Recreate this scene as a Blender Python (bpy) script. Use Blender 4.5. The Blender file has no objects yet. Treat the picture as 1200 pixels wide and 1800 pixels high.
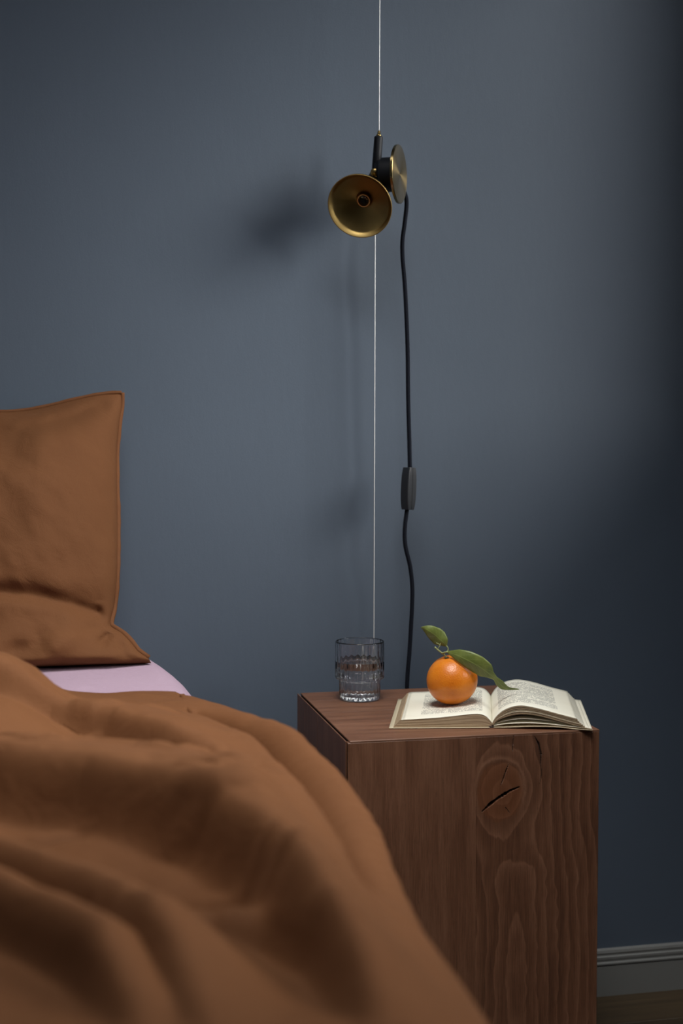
import bpy, bmesh, math, random
import numpy as np
from mathutils import Vector, Matrix, Quaternion
random.seed(7); rng = np.random.default_rng(7)
scene = bpy.context.scene
COL = scene.collection
Z0 = 0.648            # height of the nightstand top; most coordinates below are given relative to it
WALL_Y = 0.53         # face of the back wall

# ------------------------------------------------------------------ camera, world, sun, exposure
cam_data = bpy.data.cameras.new('camera'); cam = bpy.data.objects.new('camera', cam_data); COL.objects.link(cam)
cam_data.sensor_fit = 'VERTICAL'; cam_data.sensor_height = 36.0; cam_data.sensor_width = 24.0
cam_data.lens = 2388.3 / 1800 * 36
cam_data.clip_start = 0.02
cam.location = (-0.4285, -1.9427, 0.4396 + Z0)
yaw, pitch = 0.21375, 0.05013
cam.rotation_euler = (math.pi / 2 - pitch, 0, -yaw)
cam_data.dof.use_dof = True
cam_data.dof.focus_distance = 2.20
cam_data.dof.aperture_fstop = 3.6
scene.camera = cam

world = bpy.data.worlds.new('world'); scene.world = world; world.use_nodes = True
world.node_tree.nodes['Background'].inputs[0].default_value = (0.80, 0.90, 1.0, 1)
world.node_tree.nodes['Background'].inputs[1].default_value = 2.6

sun_data = bpy.data.lights.new('sun', 'SUN'); sun = bpy.data.objects.new('sun', sun_data); COL.objects.link(sun)
AZ, EL = math.radians(57), math.radians(19)
sun.rotation_euler = Vector((-math.sin(AZ) * math.cos(EL), math.cos(AZ) * math.cos(EL), -math.sin(EL))).to_track_quat('-Z', 'Y').to_euler()
sun.location = (3, -2, 2.5)
sun_data.energy = 4.8
sun_data.angle = math.radians(26)
sun_data.color = (1.0, 0.97, 0.92)

# added area lamp with a narrowed beam, under an unseen roof opening (the opening is cut into the ceiling further down)
SKX0, SKX1, SKY0, SKY1 = -0.62, 0.28, -1.10, -0.20
SKZ = 2.72            # top of the ceiling opening
overhead_data = bpy.data.lights.new('overhead_beam', 'AREA'); overhead = bpy.data.objects.new('overhead_beam', overhead_data); COL.objects.link(overhead)
overhead_data.shape = 'RECTANGLE'; overhead_data.size = 0.8; overhead_data.size_y = 0.8
overhead.location = ((SKX0 + SKX1) / 2, (SKY0 + SKY1) / 2, 2.60)
overhead.rotation_euler = (Vector((-0.08, -0.22, Z0 - 0.05)) - overhead.location).to_track_quat('-Z', 'Y').to_euler()
overhead_data.energy = 7.8
overhead_data.spread = math.radians(66)
overhead_data.color = (1.0, 0.985, 0.96)

# portals in the window openings, so the world outside is sampled through them (they add no light of their own)
def portal(name, loc, rot, sx, sy):
    d = bpy.data.lights.new(name, 'AREA'); d.shape = 'RECTANGLE'; d.size = sx; d.size_y = sy; d.cycles.is_portal = True
    o = bpy.data.objects.new(name, d); COL.objects.link(o); o.location = loc; o.rotation_euler = rot
portal('window_portal', (1.33, -0.305, Z0 + 1.24), (0, math.pi / 2, 0), 1.32, 0.87)
portal('window_portal', (1.33, -1.75, Z0 + 1.24), (0, math.pi / 2, 0), 1.32, 1.10)

scene.view_settings.view_transform = 'Standard'
scene.view_settings.look = 'None'
scene.view_settings.exposure = 0.0
scene.view_settings.gamma = 1.0
scene.view_settings.use_curve_mapping = False

# ------------------------------------------------------------------ helpers
def srgb(r, g, b):
    return tuple((c / 255 / 12.92 if c / 255 <= 0.04045 else ((c / 255 + 0.055) / 1.055) ** 2.4) for c in (r, g, b)) + (1,)

def link(name, me, mat=None, parent=None, smooth=False):
    o = bpy.data.objects.new(name, me); COL.objects.link(o)
    if mat is not None and not me.materials: me.materials.append(mat)
    if parent is not None: o.parent = parent
    if smooth and len(me.polygons): me.polygons.foreach_set('use_smooth', [True] * len(me.polygons))
    return o

def tag(o, label=None, cat=None, group=None, kind=None):
    if label: o['label'] = label
    if cat: o['category'] = cat
    if group: o['group'] = group
    if kind: o['kind'] = kind
    return o

def thing(name, label, cat, loc):
    o = bpy.data.objects.new(name, None); COL.objects.link(o); o.location = loc
    o.empty_display_size = 0.05
    return tag(o, label, cat)

def mesh(name, verts, faces, mat=None, parent=None, smooth=False, org=(0, 0, 0)):
    """org: the parent's (or own) origin; verts are given in absolute coordinates"""
    me = bpy.data.meshes.new(name)
    v = np.asarray(verts, float) - np.asarray(org, float)
    me.from_pydata([tuple(p) for p in v], [], [tuple(int(i) for i in f) for f in faces]); me.update()
    o = link(name, me, mat, parent, smooth)
    if parent is None: o.location = org
    return o

def box_geo(x0, x1, y0, y1, z0, z1):
    v = [(x, y, z) for z in (z0, z1) for y in (y0, y1) for x in (x0, x1)]
    f = [(0, 2, 3, 1), (4, 5, 7, 6), (0, 1, 5, 4), (2, 6, 7, 3), (0, 4, 6, 2), (1, 3, 7, 5)]
    return v, f

def merge(*geos):
    V, F = [], []
    for v, f in geos:
        n = len(V); V += [tuple(p) for p in v]; F += [tuple(i + n for i in q) for q in f]
    return V, F

def bevel(o, w, seg=2):
    m = o.modifiers.new('bevel', 'BEVEL'); m.width = w; m.segments = seg; m.limit_method = 'ANGLE'; m.angle_limit = 0.6
    return o

def grid_faces(nu, nv, wrap_u=False, wrap_v=False):
    f = []
    for i in range(nu if wrap_u else nu - 1):
        for j in range(nv if wrap_v else nv - 1):
            a, b = i, (i + 1) % nu; c, d = j, (j + 1) % nv
            f.append((a * nv + c, b * nv + c, b * nv + d, a * nv + d))
    return f

def lathe(profile, n=48, radial=None, close=False):
    """profile: list of (r, z); radial(theta, k, r) -> r"""
    V = []; m = len(profile)
    for i in range(n):
        t = 2 * math.pi * i / n
        for k, (r, z) in enumerate(profile):
            rr = radial(t, k, r) if radial else r
            V.append((rr * math.cos(t), rr * math.sin(t), z))
    return V, grid_faces(n, m, wrap_u=True, wrap_v=close)

def catmull(pts, n):
    P = np.asarray(pts, float)
    P = np.vstack([2 * P[0] - P[1], P, 2 * P[-1] - P[-2]]); out = []
    for i in range(1, len(P) - 2):
        for t in np.linspace(0, 1, n, endpoint=False):
            a, b, c, d = P[i - 1:i + 3]
            out.append(0.5 * ((2 * b) + (c - a) * t + (2 * a - 5 * b + 4 * c - d) * t * t + (-a + 3 * b - 3 * c + d) * t ** 3))
    out.append(P[-2]); return np.array(out)

def tube_geo(path, r, n=12, cap=True):
    P = np.asarray(path, float); m = len(P); R = np.full(m, r) if np.isscalar(r) else np.asarray(r)
    T = np.gradient(P, axis=0); T /= np.linalg.norm(T, axis=1)[:, None]
    ref = np.array([0, 1, 0.0]) if abs(T[0][1]) < 0.9 else np.array([1, 0, 0.0])
    V = []; x = np.cross(T[0], ref); x /= np.linalg.norm(x)
    for i in range(m):
        x = x - T[i] * (x @ T[i]); x /= np.linalg.norm(x); y = np.cross(T[i], x)
        for k in range(n):
            a = 2 * math.pi * k / n
            V.append(P[i] + R[i] * (math.cos(a) * x + math.sin(a) * y))
    F = grid_faces(m, n, wrap_v=True)
    if cap: F += [tuple(range(n)), tuple(range((m - 1) * n, m * n))[::-1]]
    return [tuple(p) for p in V], F

def sstep(a, b, x):
    t = np.clip((x - a) / (b - a), 0, 1); return t * t * (3 - 2 * t)

def poly_dist(X, Y, pts):
    """unsigned distance, signed side and fraction along of grids X,Y to a polyline"""
    pts = np.asarray(pts, float); best = np.full(X.shape, 1e9); side = np.zeros(X.shape); frac = np.zeros(X.shape)
    seg = np.linalg.norm(np.diff(pts, axis=0), axis=1); cum = np.concatenate([[0], np.cumsum(seg)]); L = cum[-1]
    for i in range(len(pts) - 1):
        ax, ay = pts[i]; bx, by = pts[i + 1]; dx, dy = bx - ax, by - ay
        t = np.clip(((X - ax) * dx + (Y - ay) * dy) / (dx * dx + dy * dy), 0, 1)
        d = np.hypot(X - ax - t * dx, Y - ay - t * dy); s = np.sign(dx * (Y - ay) - dy * (X - ax))
        m = d < best; best = np.where(m, d, best); side = np.where(m, s, side); frac = np.where(m, (cum[i] + t * seg[i]) / L, frac)
    return best, side, frac

def vnoise(X, Y, seed=0):
    """smooth value noise"""
    r = np.random.default_rng(seed).random((64, 64))
    xi = np.floor(X).astype(int); yi = np.floor(Y).astype(int); fx = X - xi; fy = Y - yi
    fx = fx * fx * (3 - 2 * fx); fy = fy * fy * (3 - 2 * fy)
    g = lambda a, b: r[a % 64, b % 64]
    return (g(xi, yi) * (1 - fx) + g(xi + 1, yi) * fx) * (1 - fy) + (g(xi, yi + 1) * (1 - fx) + g(xi + 1, yi + 1) * fx) * fy - 0.5

# ------------------------------------------------------------------ materials
class NT:
    def __init__(s, name):
        s.m = bpy.data.materials.new(name); s.m.use_nodes = True; s.t = s.m.node_tree; s.n = s.t.nodes
        s.b = s.n['Principled BSDF']; s.out = s.n['Material Output']
    def node(s, typ, ins=None, **props):
        n = s.n.new(typ)
        for k, v in props.items(): setattr(n, k, v)
        for k, v in (ins or {}).items(): s.set(n.inputs[k], v)
        return n
    def set(s, sock, v):
        if isinstance(v, bpy.types.NodeSocket): s.t.links.new(v, sock)
        else: sock.default_value = v
    def math(s, op, a, b=0.0, c=None, clamp=False):
        n = s.n.new('ShaderNodeMath'); n.operation = op; n.use_clamp = clamp
        s.set(n.inputs[0], a); s.set(n.inputs[1], b)
        if c is not None: s.set(n.inputs[2], c)
        return n.outputs[0]
    def mix(s, f, a, b, blend='MIX'):
        n = s.n.new('ShaderNodeMix'); n.data_type = 'RGBA'; n.blend_type = blend
        s.set(n.inputs[0], f); s.set(n.inputs[6], a); s.set(n.inputs[7], b); return n.outputs[2]
    def noise(s, vec, scale, detail=3, rough=0.55, dist=0.0):
        n = s.node('ShaderNodeTexNoise', {'Scale': scale, 'Detail': detail, 'Roughness': rough, 'Distortion': dist})
        if vec is not None: s.t.links.new(vec, n.inputs['Vector'])
        return n.outputs['Fac']
    def ramp(s, fac, stops):
        n = s.n.new('ShaderNodeValToRGB'); s.set(n.inputs[0], fac)
        while len(n.color_ramp.elements) < len(stops): n.color_ramp.elements.new(0.5)
        for e, (p, c) in zip(n.color_ramp.elements, stops): e.position = p; e.color = c
        return n.outputs[0]
    def coord(s, kind='Object'):
        return s.n.new('ShaderNodeTexCoord').outputs[kind]
    def mapping(s, vec, scale):
        n = s.n.new('ShaderNodeMapping'); s.t.links.new(vec, n.inputs[0]); n.inputs['Scale'].default_value = scale; return n.outputs[0]
    def bump(s, h, strength=0.3, dist=0.001, normal=None):
        n = s.node('ShaderNodeBump', {'Height': h, 'Strength': strength, 'Distance': dist})
        if normal is not None: s.t.links.new(normal, n.inputs['Normal'])
        s.t.links.new(n.outputs[0], s.b.inputs['Normal']); return n.outputs[0]
    def P(s, **k):
        for a, v in k.items(): s.set(s.b.inputs[a.replace('_', ' ')], v)
        return s

def m_plain(name, col, rough=0.5, metal=0.0, **k):
    t = NT(name); t.P(Base_Color=col, Roughness=rough, Metallic=metal, **k); return t.m

def m_wall():
    t = NT('slate_paint'); c = t.coord()
    big = t.noise(c, 1.3, 3); mid = t.noise(c, 9, 4)
    f = t.math('ADD', t.math('MULTIPLY', big, 0.6), t.math('MULTIPLY', mid, 0.4))
    t.P(Base_Color=t.mix(f, (0.084, 0.107, 0.142, 1), (0.100, 0.126, 0.164, 1)), Roughness=0.55)
    t.b.inputs['Specular IOR Level'].default_value = 0.35
    # faint roller texture with the odd vertical stroke
    h = t.math('ADD', t.math('MULTIPLY', t.noise(c, 330, 2), 0.5), t.math('MULTIPLY', t.noise(t.mapping(c, (75, 75, 28)), 1.0, 3), 0.9))
    t.bump(h, 0.35, 0.0006); return t.m

def m_linen(name, c1, c2, sheen=0.10):
    t = NT(name); c = t.coord()
    big = t.noise(c, 7, 4, 0.6); f = t.noise(t.mapping(c, (900, 160, 500)), 1.0, 2)
    k = t.math('ADD', t.math('MULTIPLY', big, 0.65), t.math('MULTIPLY', f, 0.35))
    t.P(Base_Color=t.mix(k, c1, c2), Roughness=0.80, Sheen_Weight=sheen, Sheen_Roughness=0.4, Sheen_Tint=c2)
    t.b.inputs['Specular IOR Level'].default_value = 0.2
    cr = t.noise(c, 28, 5, 0.62, 0.8)
    h = t.math('ADD', t.math('MULTIPLY', f, 0.12), t.math('MULTIPLY', cr, 0.9))
    t.bump(h, 0.55, 0.004); return t.m

def m_wood(name, dark, mid, light, freq=62.0, fine=1.0, rw=0.21):
    """grain from the boards' own 'grain' value (metres across the growth rings) and UV (along, across) in metres"""
    t = NT(name)
    g = t.node('ShaderNodeAttribute', attribute_name='grain').outputs['Fac']
    uv = t.node('ShaderNodeUVMap').outputs[0]
    n1 = t.noise(t.mapping(uv, (9, 42, 1)), 1.0, 4, 0.6)
    g2 = t.math('ADD', g, t.math('MULTIPLY', t.math('SUBTRACT', n1, 0.5), 0.010))
    w = t.math('FRACT', t.math('MULTIPLY', g2, freq))
    ring = t.math('POWER', w, 2.2)                                  # slow early wood, sharp late-wood edge
    edge = t.math('SUBTRACT', 1.0, t.math('MULTIPLY', t.math('SUBTRACT', 1.0, w), 12.0), clamp=True)
    ring = t.math('MULTIPLY', ring, t.math('SUBTRACT', 1.0, edge), clamp=True)
    fib = t.noise(t.mapping(uv, (16, 900, 1)), 1.0, 3, 0.7)
    pore = t.noise(t.mapping(uv, (55, 2100, 1)), 1.0, 1, 0.5)
    blot = t.noise(t.mapping(uv, (4, 34, 1)), 1.0, 4, 0.65)
    f = t.math('ADD', t.math('MULTIPLY', ring, rw), t.math('ADD', t.math('MULTIPLY', fib, 0.52), t.math('MULTIPLY', blot, 0.62 - rw)))
    col = t.ramp(f, [(0.26, dark), (0.50, mid), (0.82, light)])
    pm = t.math('GREATER_THAN', pore, 0.66)
    col = t.mix(t.math('MULTIPLY', pm, 0.45 * fine), col, dark)
    hk = t.node('ShaderNodeAttribute', attribute_name='heart').outputs['Fac']       # heart of the knot: redder, smoother
    col = t.mix(hk, col, t.mix(0.5, col, (mid[0] * 1.25, mid[1] * 0.95, mid[2] * 0.6, 1)))
    pale = t.node('ShaderNodeAttribute', attribute_name='pale').outputs['Fac']
    col = t.mix(t.math('MULTIPLY', pale, t.math('MULTIPLY', t.noise(t.mapping(uv, (300, 300, 1)), 1.0, 2), 1.1)), col, light)
    bark = t.node('ShaderNodeAttribute', attribute_name='bark').outputs['Fac']
    col = t.mix(bark, col, (0.006, 0.004, 0.003, 1))
    t.P(Base_Color=col, Roughness=0.46); t.b.inputs['Specular IOR Level'].default_value = 0.5
    t.bump(t.math('ADD', t.math('MULTIPLY', fib, 0.6), t.math('MULTIPLY', t.math('SUBTRACT', 1.0, pm), 0.5)), 0.25, 0.0006)
    return t.m

def m_brass(name, rough=0.33, aniso=0.75, col=(0.44, 0.295, 0.105, 1), axis='Z', rot=0.0):
    t = NT(name); tg = t.node('ShaderNodeTangent', direction_type='RADIAL', axis=axis)
    t.P(Base_Color=col, Metallic=1.0, Roughness=rough, Anisotropic=aniso, Anisotropic_Rotation=rot, Tangent=tg.outputs[0]); return t.m

def m_glass(name, ior, tint=(1, 1, 1, 1), rough=0.0):
    t = NT(name); t.P(Base_Color=tint, Roughness=rough, IOR=ior, Transmission_Weight=1.0); return t.m

def m_window_pane():
    t = NT('window_pane'); tr = t.node('ShaderNodeBsdfTransparent'); gl = t.node('ShaderNodeBsdfGlossy', {'Roughness': 0.02})
    fr = t.node('ShaderNodeFresnel', {'IOR': 1.35}); mx = t.n.new('ShaderNodeMixShader')
    t.t.links.new(fr.outputs[0], mx.inputs[0]); t.t.links.new(tr.outputs[0], mx.inputs[1]); t.t.links.new(gl.outputs[0], mx.inputs[2])
    t.t.links.new(mx.outputs[0], t.out.inputs[0]); return t.m

def m_page():
    """aged paper with two blocks of printed lines; UV in metres: x from the spine outward, y from the foot upward"""
    t = NT('printed_page'); uv = t.node('ShaderNodeUVMap').outputs[0]
    sp = t.node('ShaderNodeSeparateXYZ', {0: uv}); x, y = sp.outputs[0], sp.outputs[1]
    rows = t.math('MULTIPLY', y, 210.0); row = t.math('FLOOR', rows); fr = t.math('FRACT', rows)
    inrow = t.math('MULTIPLY', t.math('GREATER_THAN', fr, 0.22), t.math('LESS_THAN', fr, 0.74))
    cv = t.node('ShaderNodeCombineXYZ', {0: t.math('MULTIPLY', x, 520.0), 1: t.math('MULTIPLY', row, 7.31), 2: 0.0}).outputs[0]
    letters = t.math('GREATER_THAN', t.noise(cv, 1.0, 2, 0.7), 0.44)
    cv2 = t.node('ShaderNodeCombineXYZ', {0: t.math('MULTIPLY', x, 130.0), 1: t.math('MULTIPLY', row, 3.17), 2: 4.0}).outputs[0]
    words = t.math('GREATER_THAN', t.noise(cv2, 1.0, 1), 0.38)
    rnd = t.node('ShaderNodeTexWhiteNoise', {'W': row}, noise_dimensions='1D').outputs[0]
    xmax = t.math('SUBTRACT', 0.117, t.math('MULTIPLY', t.math('GREATER_THAN', rnd, 0.84), t.math('MULTIPLY', rnd, 0.05)))
    box = t.math('MULTIPLY', t.math('MULTIPLY', t.math('GREATER_THAN', x, 0.020), t.math('LESS_THAN', x, xmax)),
                 t.math('MULTIPLY', t.math('GREATER_THAN', y, 0.028), t.math('LESS_THAN', y, 0.212)))
    ink = t.math('MULTIPLY', t.math('MULTIPLY', inrow, letters), t.math('MULTIPLY', words, box))
    ag = t.noise(t.mapping(uv, (14, 14, 1)), 1.0, 4)
    rim = t.math('MULTIPLY', t.math('SUBTRACT', x, 0.100), 14.0, clamp=True)      # edges of old paper yellow
    paper = t.mix(t.math('MULTIPLY', rim, ag, clamp=True), (0.80, 0.77, 0.65, 1), (0.64, 0.56, 0.40, 1))
    t.P(Base_Color=t.mix(t.math('MULTIPLY', ink, 0.72), paper, (0.06, 0.06, 0.065, 1)), Roughness=0.8)
    t.b.inputs['Specular IOR Level'].default_value = 0.15
    return t.m

def m_page_edges():
    t = NT('page_edges'); c = t.coord()
    s = t.noise(t.mapping(c, (14, 14, 3200)), 1.0, 2, 0.6); b = t.noise(c, 40, 3)
    k = t.math('ADD', t.math('MULTIPLY', s, 0.75), t.math('MULTIPLY', b, 0.25))
    t.P(Base_Color=t.ramp(k, [(0.3, (0.26, 0.175, 0.10, 1)), (0.6, (0.42, 0.31, 0.19, 1)), (0.85, (0.55, 0.44, 0.29, 1))]), Roughness=0.85)
    t.bump(s, 0.5, 0.0006); return t.m

def m_orange():
    t = NT('orange_peel'); c = t.coord()
    big = t.noise(c, 26, 3); v = t.node('ShaderNodeTexVoronoi', {'Scale': 420.0, 'Vector': c}).outputs['Distance']
    t.P(Base_Color=t.ramp(big, [(0.3, (0.60, 0.145, 0.006, 1)), (0.7, (0.76, 0.235, 0.013, 1))]), Roughness=0.36,
        Subsurface_Weight=0.06, Subsurface_Radius=(0.6, 0.2, 0.05), Subsurface_Scale=0.004)
    n2 = t.noise(c, 120, 3)
    t.bump(t.math('ADD', t.math('MULTIPLY', v, 0.6), t.math('MULTIPLY', n2, 0.8)), 0.35, 0.0009); return t.m

def m_leaf():
    t = NT('citrus_leaf'); uv = t.node('ShaderNodeUVMap').outputs[0]
    sp = t.node('ShaderNodeSeparateXYZ', {0: uv}); u, v = sp.outputs[0], sp.outputs[1]     # u along, v -1..1 across
    av = t.math('ABSOLUTE', v)
    veins = t.math('FRACT', t.math('MULTIPLY', t.math('SUBTRACT', u, t.math('MULTIPLY', av, 0.16)), 11.0))
    vm = t.math('LESS_THAN', veins, 0.10); rib = t.math('LESS_THAN', av, 0.06)
    k = t.math('MAXIMUM', t.math('MULTIPLY', vm, 0.30), t.math('MULTIPLY', rib, 0.7))
    base = t.ramp(t.noise(t.coord(), 60, 3), [(0.3, (0.105, 0.140, 0.026, 1)), (0.7, (0.180, 0.215, 0.050, 1))])
    t.P(Base_Color=t.mix(k, base, (0.26, 0.33, 0.09, 1)), Roughness=0.42)
    t.bump(t.math('SUBTRACT', 1.0, k), 0.4, 0.0008); return t.m

def m_cord():
    t = NT('woven_cord'); c = t.coord()
    s = t.noise(t.mapping(c, (600, 600, 900)), 1.0, 2)
    t.P(Base_Color=t.mix(s, (0.004, 0.005, 0.008, 1), (0.014, 0.016, 0.024, 1)), Roughness=0.9, Specular_IOR_Level=0.1); t.bump(s, 0.6, 0.0008); return t.m

def m_floor(name, k):
    t = NT(name); c = t.coord()
    f = t.noise(t.mapping(c, (3, 70, 70)), 1.0, 4)
    t.P(Base_Color=t.ramp(f, [(0.3, (0.085 * k, 0.055 * k, 0.028 * k, 1)), (0.7, (0.15 * k, 0.10 * k, 0.05 * k, 1))]), Roughness=0.5)
    t.bump(f, 0.15, 0.0006); return t.m

MW = m_wall()
M_WHITE = m_plain('white_gloss_paint', (0.74, 0.74, 0.72, 1), 0.4)
M_SKIRT = m_plain('shaded_skirting_paint', (0.22, 0.22, 0.21, 1), 0.45)  # white skirting in shade; the shade is mixed into this darker colour
M_CEIL = m_plain('ceiling_paint', (0.55, 0.56, 0.57, 1), 0.9)
M_BROWN = m_linen('rust_brown_linen', (0.117, 0.045, 0.0157, 1), (0.166, 0.066, 0.0235, 1))
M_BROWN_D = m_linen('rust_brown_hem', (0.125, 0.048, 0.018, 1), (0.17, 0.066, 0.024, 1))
M_LILAC = m_linen('lilac_linen', (0.37, 0.26, 0.33, 1), (0.45, 0.325, 0.40, 1), sheen=0.15)
M_WOOD = m_wood('oiled_walnut', (0.034, 0.013, 0.007, 1), (0.135, 0.057, 0.029, 1), (0.265, 0.128, 0.073, 1))
M_WOODP = m_wood('oiled_walnut_plain', (0.034, 0.013, 0.007, 1), (0.135, 0.057, 0.029, 1), (0.265, 0.128, 0.073, 1), 40.0, 1.0, 0.05)
M_DARK = m_plain('dark_core', (0.012, 0.008, 0.006, 1), 0.9)
M_BRASS = m_brass('brushed_brass', 0.40, 0.7); M_BRASS_S = m_brass('brass_screw', 0.25, 0.0)
M_DISC = m_brass('brushed_brass_disc', 0.26, 0.92, (0.27, 0.20, 0.09, 1), rot=0.25)
M_BLACK = m_plain('black_lacquer', (0.006, 0.007, 0.010, 1), 0.55, Specular_IOR_Level=0.25)
M_PLASTIC = m_plain('black_plastic', (0.020, 0.022, 0.026, 1), 0.36)
M_CORD = m_cord()
M_WIRE = m_plain('steel_wire', (0.80, 0.80, 0.78, 1), 0.42, 0.35)
M_GLASS = m_glass('clear_glass', 1.47); M_WATER = m_glass('water', 1.333)
M_PAGE = m_page(); M_EDGE = m_page_edges()
M_COVER = m_plain('aged_card_cover', (0.55, 0.47, 0.32, 1), 0.7); M_SPINE = m_plain('book_spine', (0.05, 0.035, 0.03, 1), 0.8)
M_ORANGE = m_orange(); M_LEAF = m_leaf(); M_STEM = m_plain('green_stem', (0.30, 0.34, 0.14, 1), 0.6); M_CALYX = m_plain('woody_calyx', (0.07, 0.045, 0.02, 1), 0.8)

# ------------------------------------------------------------------ the room
XL, XR, YF, ZC = -2.5, 1.2, -3.6, 2.62
def struct(name, geo, mat, parent=None):
    o = mesh(name, geo[0], geo[1], mat, parent)
    if parent is None: tag(o, kind='structure')
    return o
struct('wall_back', box_geo(XL - .15, XR + .15, WALL_Y, WALL_Y + .15, 0, ZC), MW)
struct('wall_left', box_geo(XL - .15, XL, YF, WALL_Y, 0, ZC), M_CEIL)
struct('wall_front', box_geo(XL - .15, XR + .15, YF - .15, YF, 0, ZC), m_plain('grey_wall_paint', (.22, .23, .24, 1), .8))
WT = 0.12; wz0, wz1 = Z0 + 0.58, Z0 + 1.90                                # two windows in the right wall
WINS = ((-0.74, 0.13), (-2.30, -1.20))
struct('wall_right', merge(box_geo(XR, XR + WT, YF, WALL_Y, 0, wz0), box_geo(XR, XR + WT, YF, WALL_Y, wz1, ZC), box_geo(XR, XR + WT, YF, WINS[1][0], wz0, wz1),
                           box_geo(XR, XR + WT, WINS[1][1], WINS[0][0], wz0, wz1), box_geo(XR, XR + WT, WINS[0][1], WALL_Y, wz0, wz1)), MW)
struct('ceiling', merge(box_geo(XL - .15, SKX0, YF, WALL_Y + .15, ZC, ZC + .1), box_geo(SKX1, XR + .15, YF, WALL_Y + .15, ZC, ZC + .1),
                        box_geo(SKX0, SKX1, YF, SKY0, ZC, ZC + .1), box_geo(SKX0, SKX1, SKY1, WALL_Y + .15, ZC, ZC + .1)), M_CEIL)
sk = struct('window_3', merge(box_geo(SKX0 - .05, SKX0 + .02, SKY0 - .05, SKY1 + .05, SKZ, SKZ + .05), box_geo(SKX1 - .02, SKX1 + .05, SKY0 - .05, SKY1 + .05, SKZ, SKZ + .05),
                              box_geo(SKX0 + .02, SKX1 - .02, SKY0 - .05, SKY0 + .02, SKZ, SKZ + .05), box_geo(SKX0 + .02, SKX1 - .02, SKY1 - .02, SKY1 + .05, SKZ, SKZ + .05)), M_WHITE)  # unseen roof window, added above the overhead lamp
fw = 0.045; MP = m_window_pane()
for k, (wy0, wy1) in enumerate(WINS):
    win = struct('window_%d' % (k + 1), merge(box_geo(XR + .05, XR + .10, wy0, wy0 + fw, wz0, wz1), box_geo(XR + .05, XR + .10, wy1 - fw, wy1, wz0, wz1),
                 box_geo(XR + .05, XR + .10, wy0 + fw, wy1 - fw, wz0, wz0 + fw), box_geo(XR + .05, XR + .10, wy0 + fw, wy1 - fw, wz1 - fw, wz1)), M_WHITE)
    ym = (wy0 + wy1) / 2
    struct('mullion', box_geo(XR + .055, XR + .095, ym - .025, ym + .025, wz0 + fw, wz1 - fw), M_WHITE, win)
    for a, b in ((wy0 + fw, ym - .025), (ym + .025, wy1 - fw)):
        struct('pane', box_geo(XR + .073, XR + .077, a, b, wz0 + fw, wz1 - fw), MP, win)
    struct('window_sill', box_geo(XR - .03, XR + .05, wy0 - .03, wy1 + .03, wz0 - .03, wz0), M_WHITE, win)
struct('pane', box_geo(SKX0 + .02, SKX1 - .02, SKY0 + .02, SKY1 - .02, SKZ + .02, SKZ + .024), MP, sk)

fl = struct('floor', box_geo(XL - .15, XR + .15, YF, WALL_Y + .15, -0.10, -0.018), M_DARK)
fm = [m_floor('oak_board_a', 0.45), m_floor('oak_board_b', 0.36), m_floor('oak_board_c', 0.55)]
pl_me = {}
yb = WALL_Y; row = 0
while yb > YF + .01:
    y0 = max(YF, yb - 0.14); xs = [XL, XL + 0.5 + 0.9 * ((row * 0.37) % 1), XL + 1.9 + 0.9 * ((row * 0.37) % 1), XR]
    for i in range(3):
        v, f = box_geo(xs[i] + .0008, xs[i + 1] - .0008, y0 + .0008, yb - .0008, -0.018, 0)
        o = mesh('floor_board', v, f, fm[(row * 2 + i) % 3], fl); bevel(o, 0.0012, 1)
    yb = y0; row += 1

def skirting(name, path_axis, a0, a1, face, sgn):
    prof = [(0, 0), (.016, 0), (.016, .060), (.0145, .0615), (.0175, .0635), (.0175, .066), (.012, .0675), (.0125, .070), (.0135, .073), (.0135, .077), (.0095, .0785), (.0095, .0805), (.0105, .084), (.009, .089), (.004, .0905), (0, .0905)]
    V = []
    for a in (a0, a1):
        for d, z in prof:
            V.append((a, face - sgn * d, z) if path_axis == 'x' else (face - sgn * d, a, z))
    n = len(prof); F = [(i, (i + 1) % n, n + (i + 1) % n, n + i) for i in range(n)] + [tuple(range(n))[::-1], tuple(range(n, 2 * n))]
    o = mesh(name, V, F, M_SKIRT); return tag(o, kind='structure')
skirting('baseboard_back', 'x', XL, XR, WALL_Y, 1)
skirting('baseboard_right', 'y', YF, WALL_Y - .018, XR, 1)

# ------------------------------------------------------------------ nightstand: a block glued up from oiled planks
NS = 0.40
ns = thing('nightstand', 'solid brown wooden cube nightstand with a cracked knot, by the bed', 'nightstand', (NS / 2, NS / 2, 0))
NO = (NS / 2, NS / 2, 0)

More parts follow.
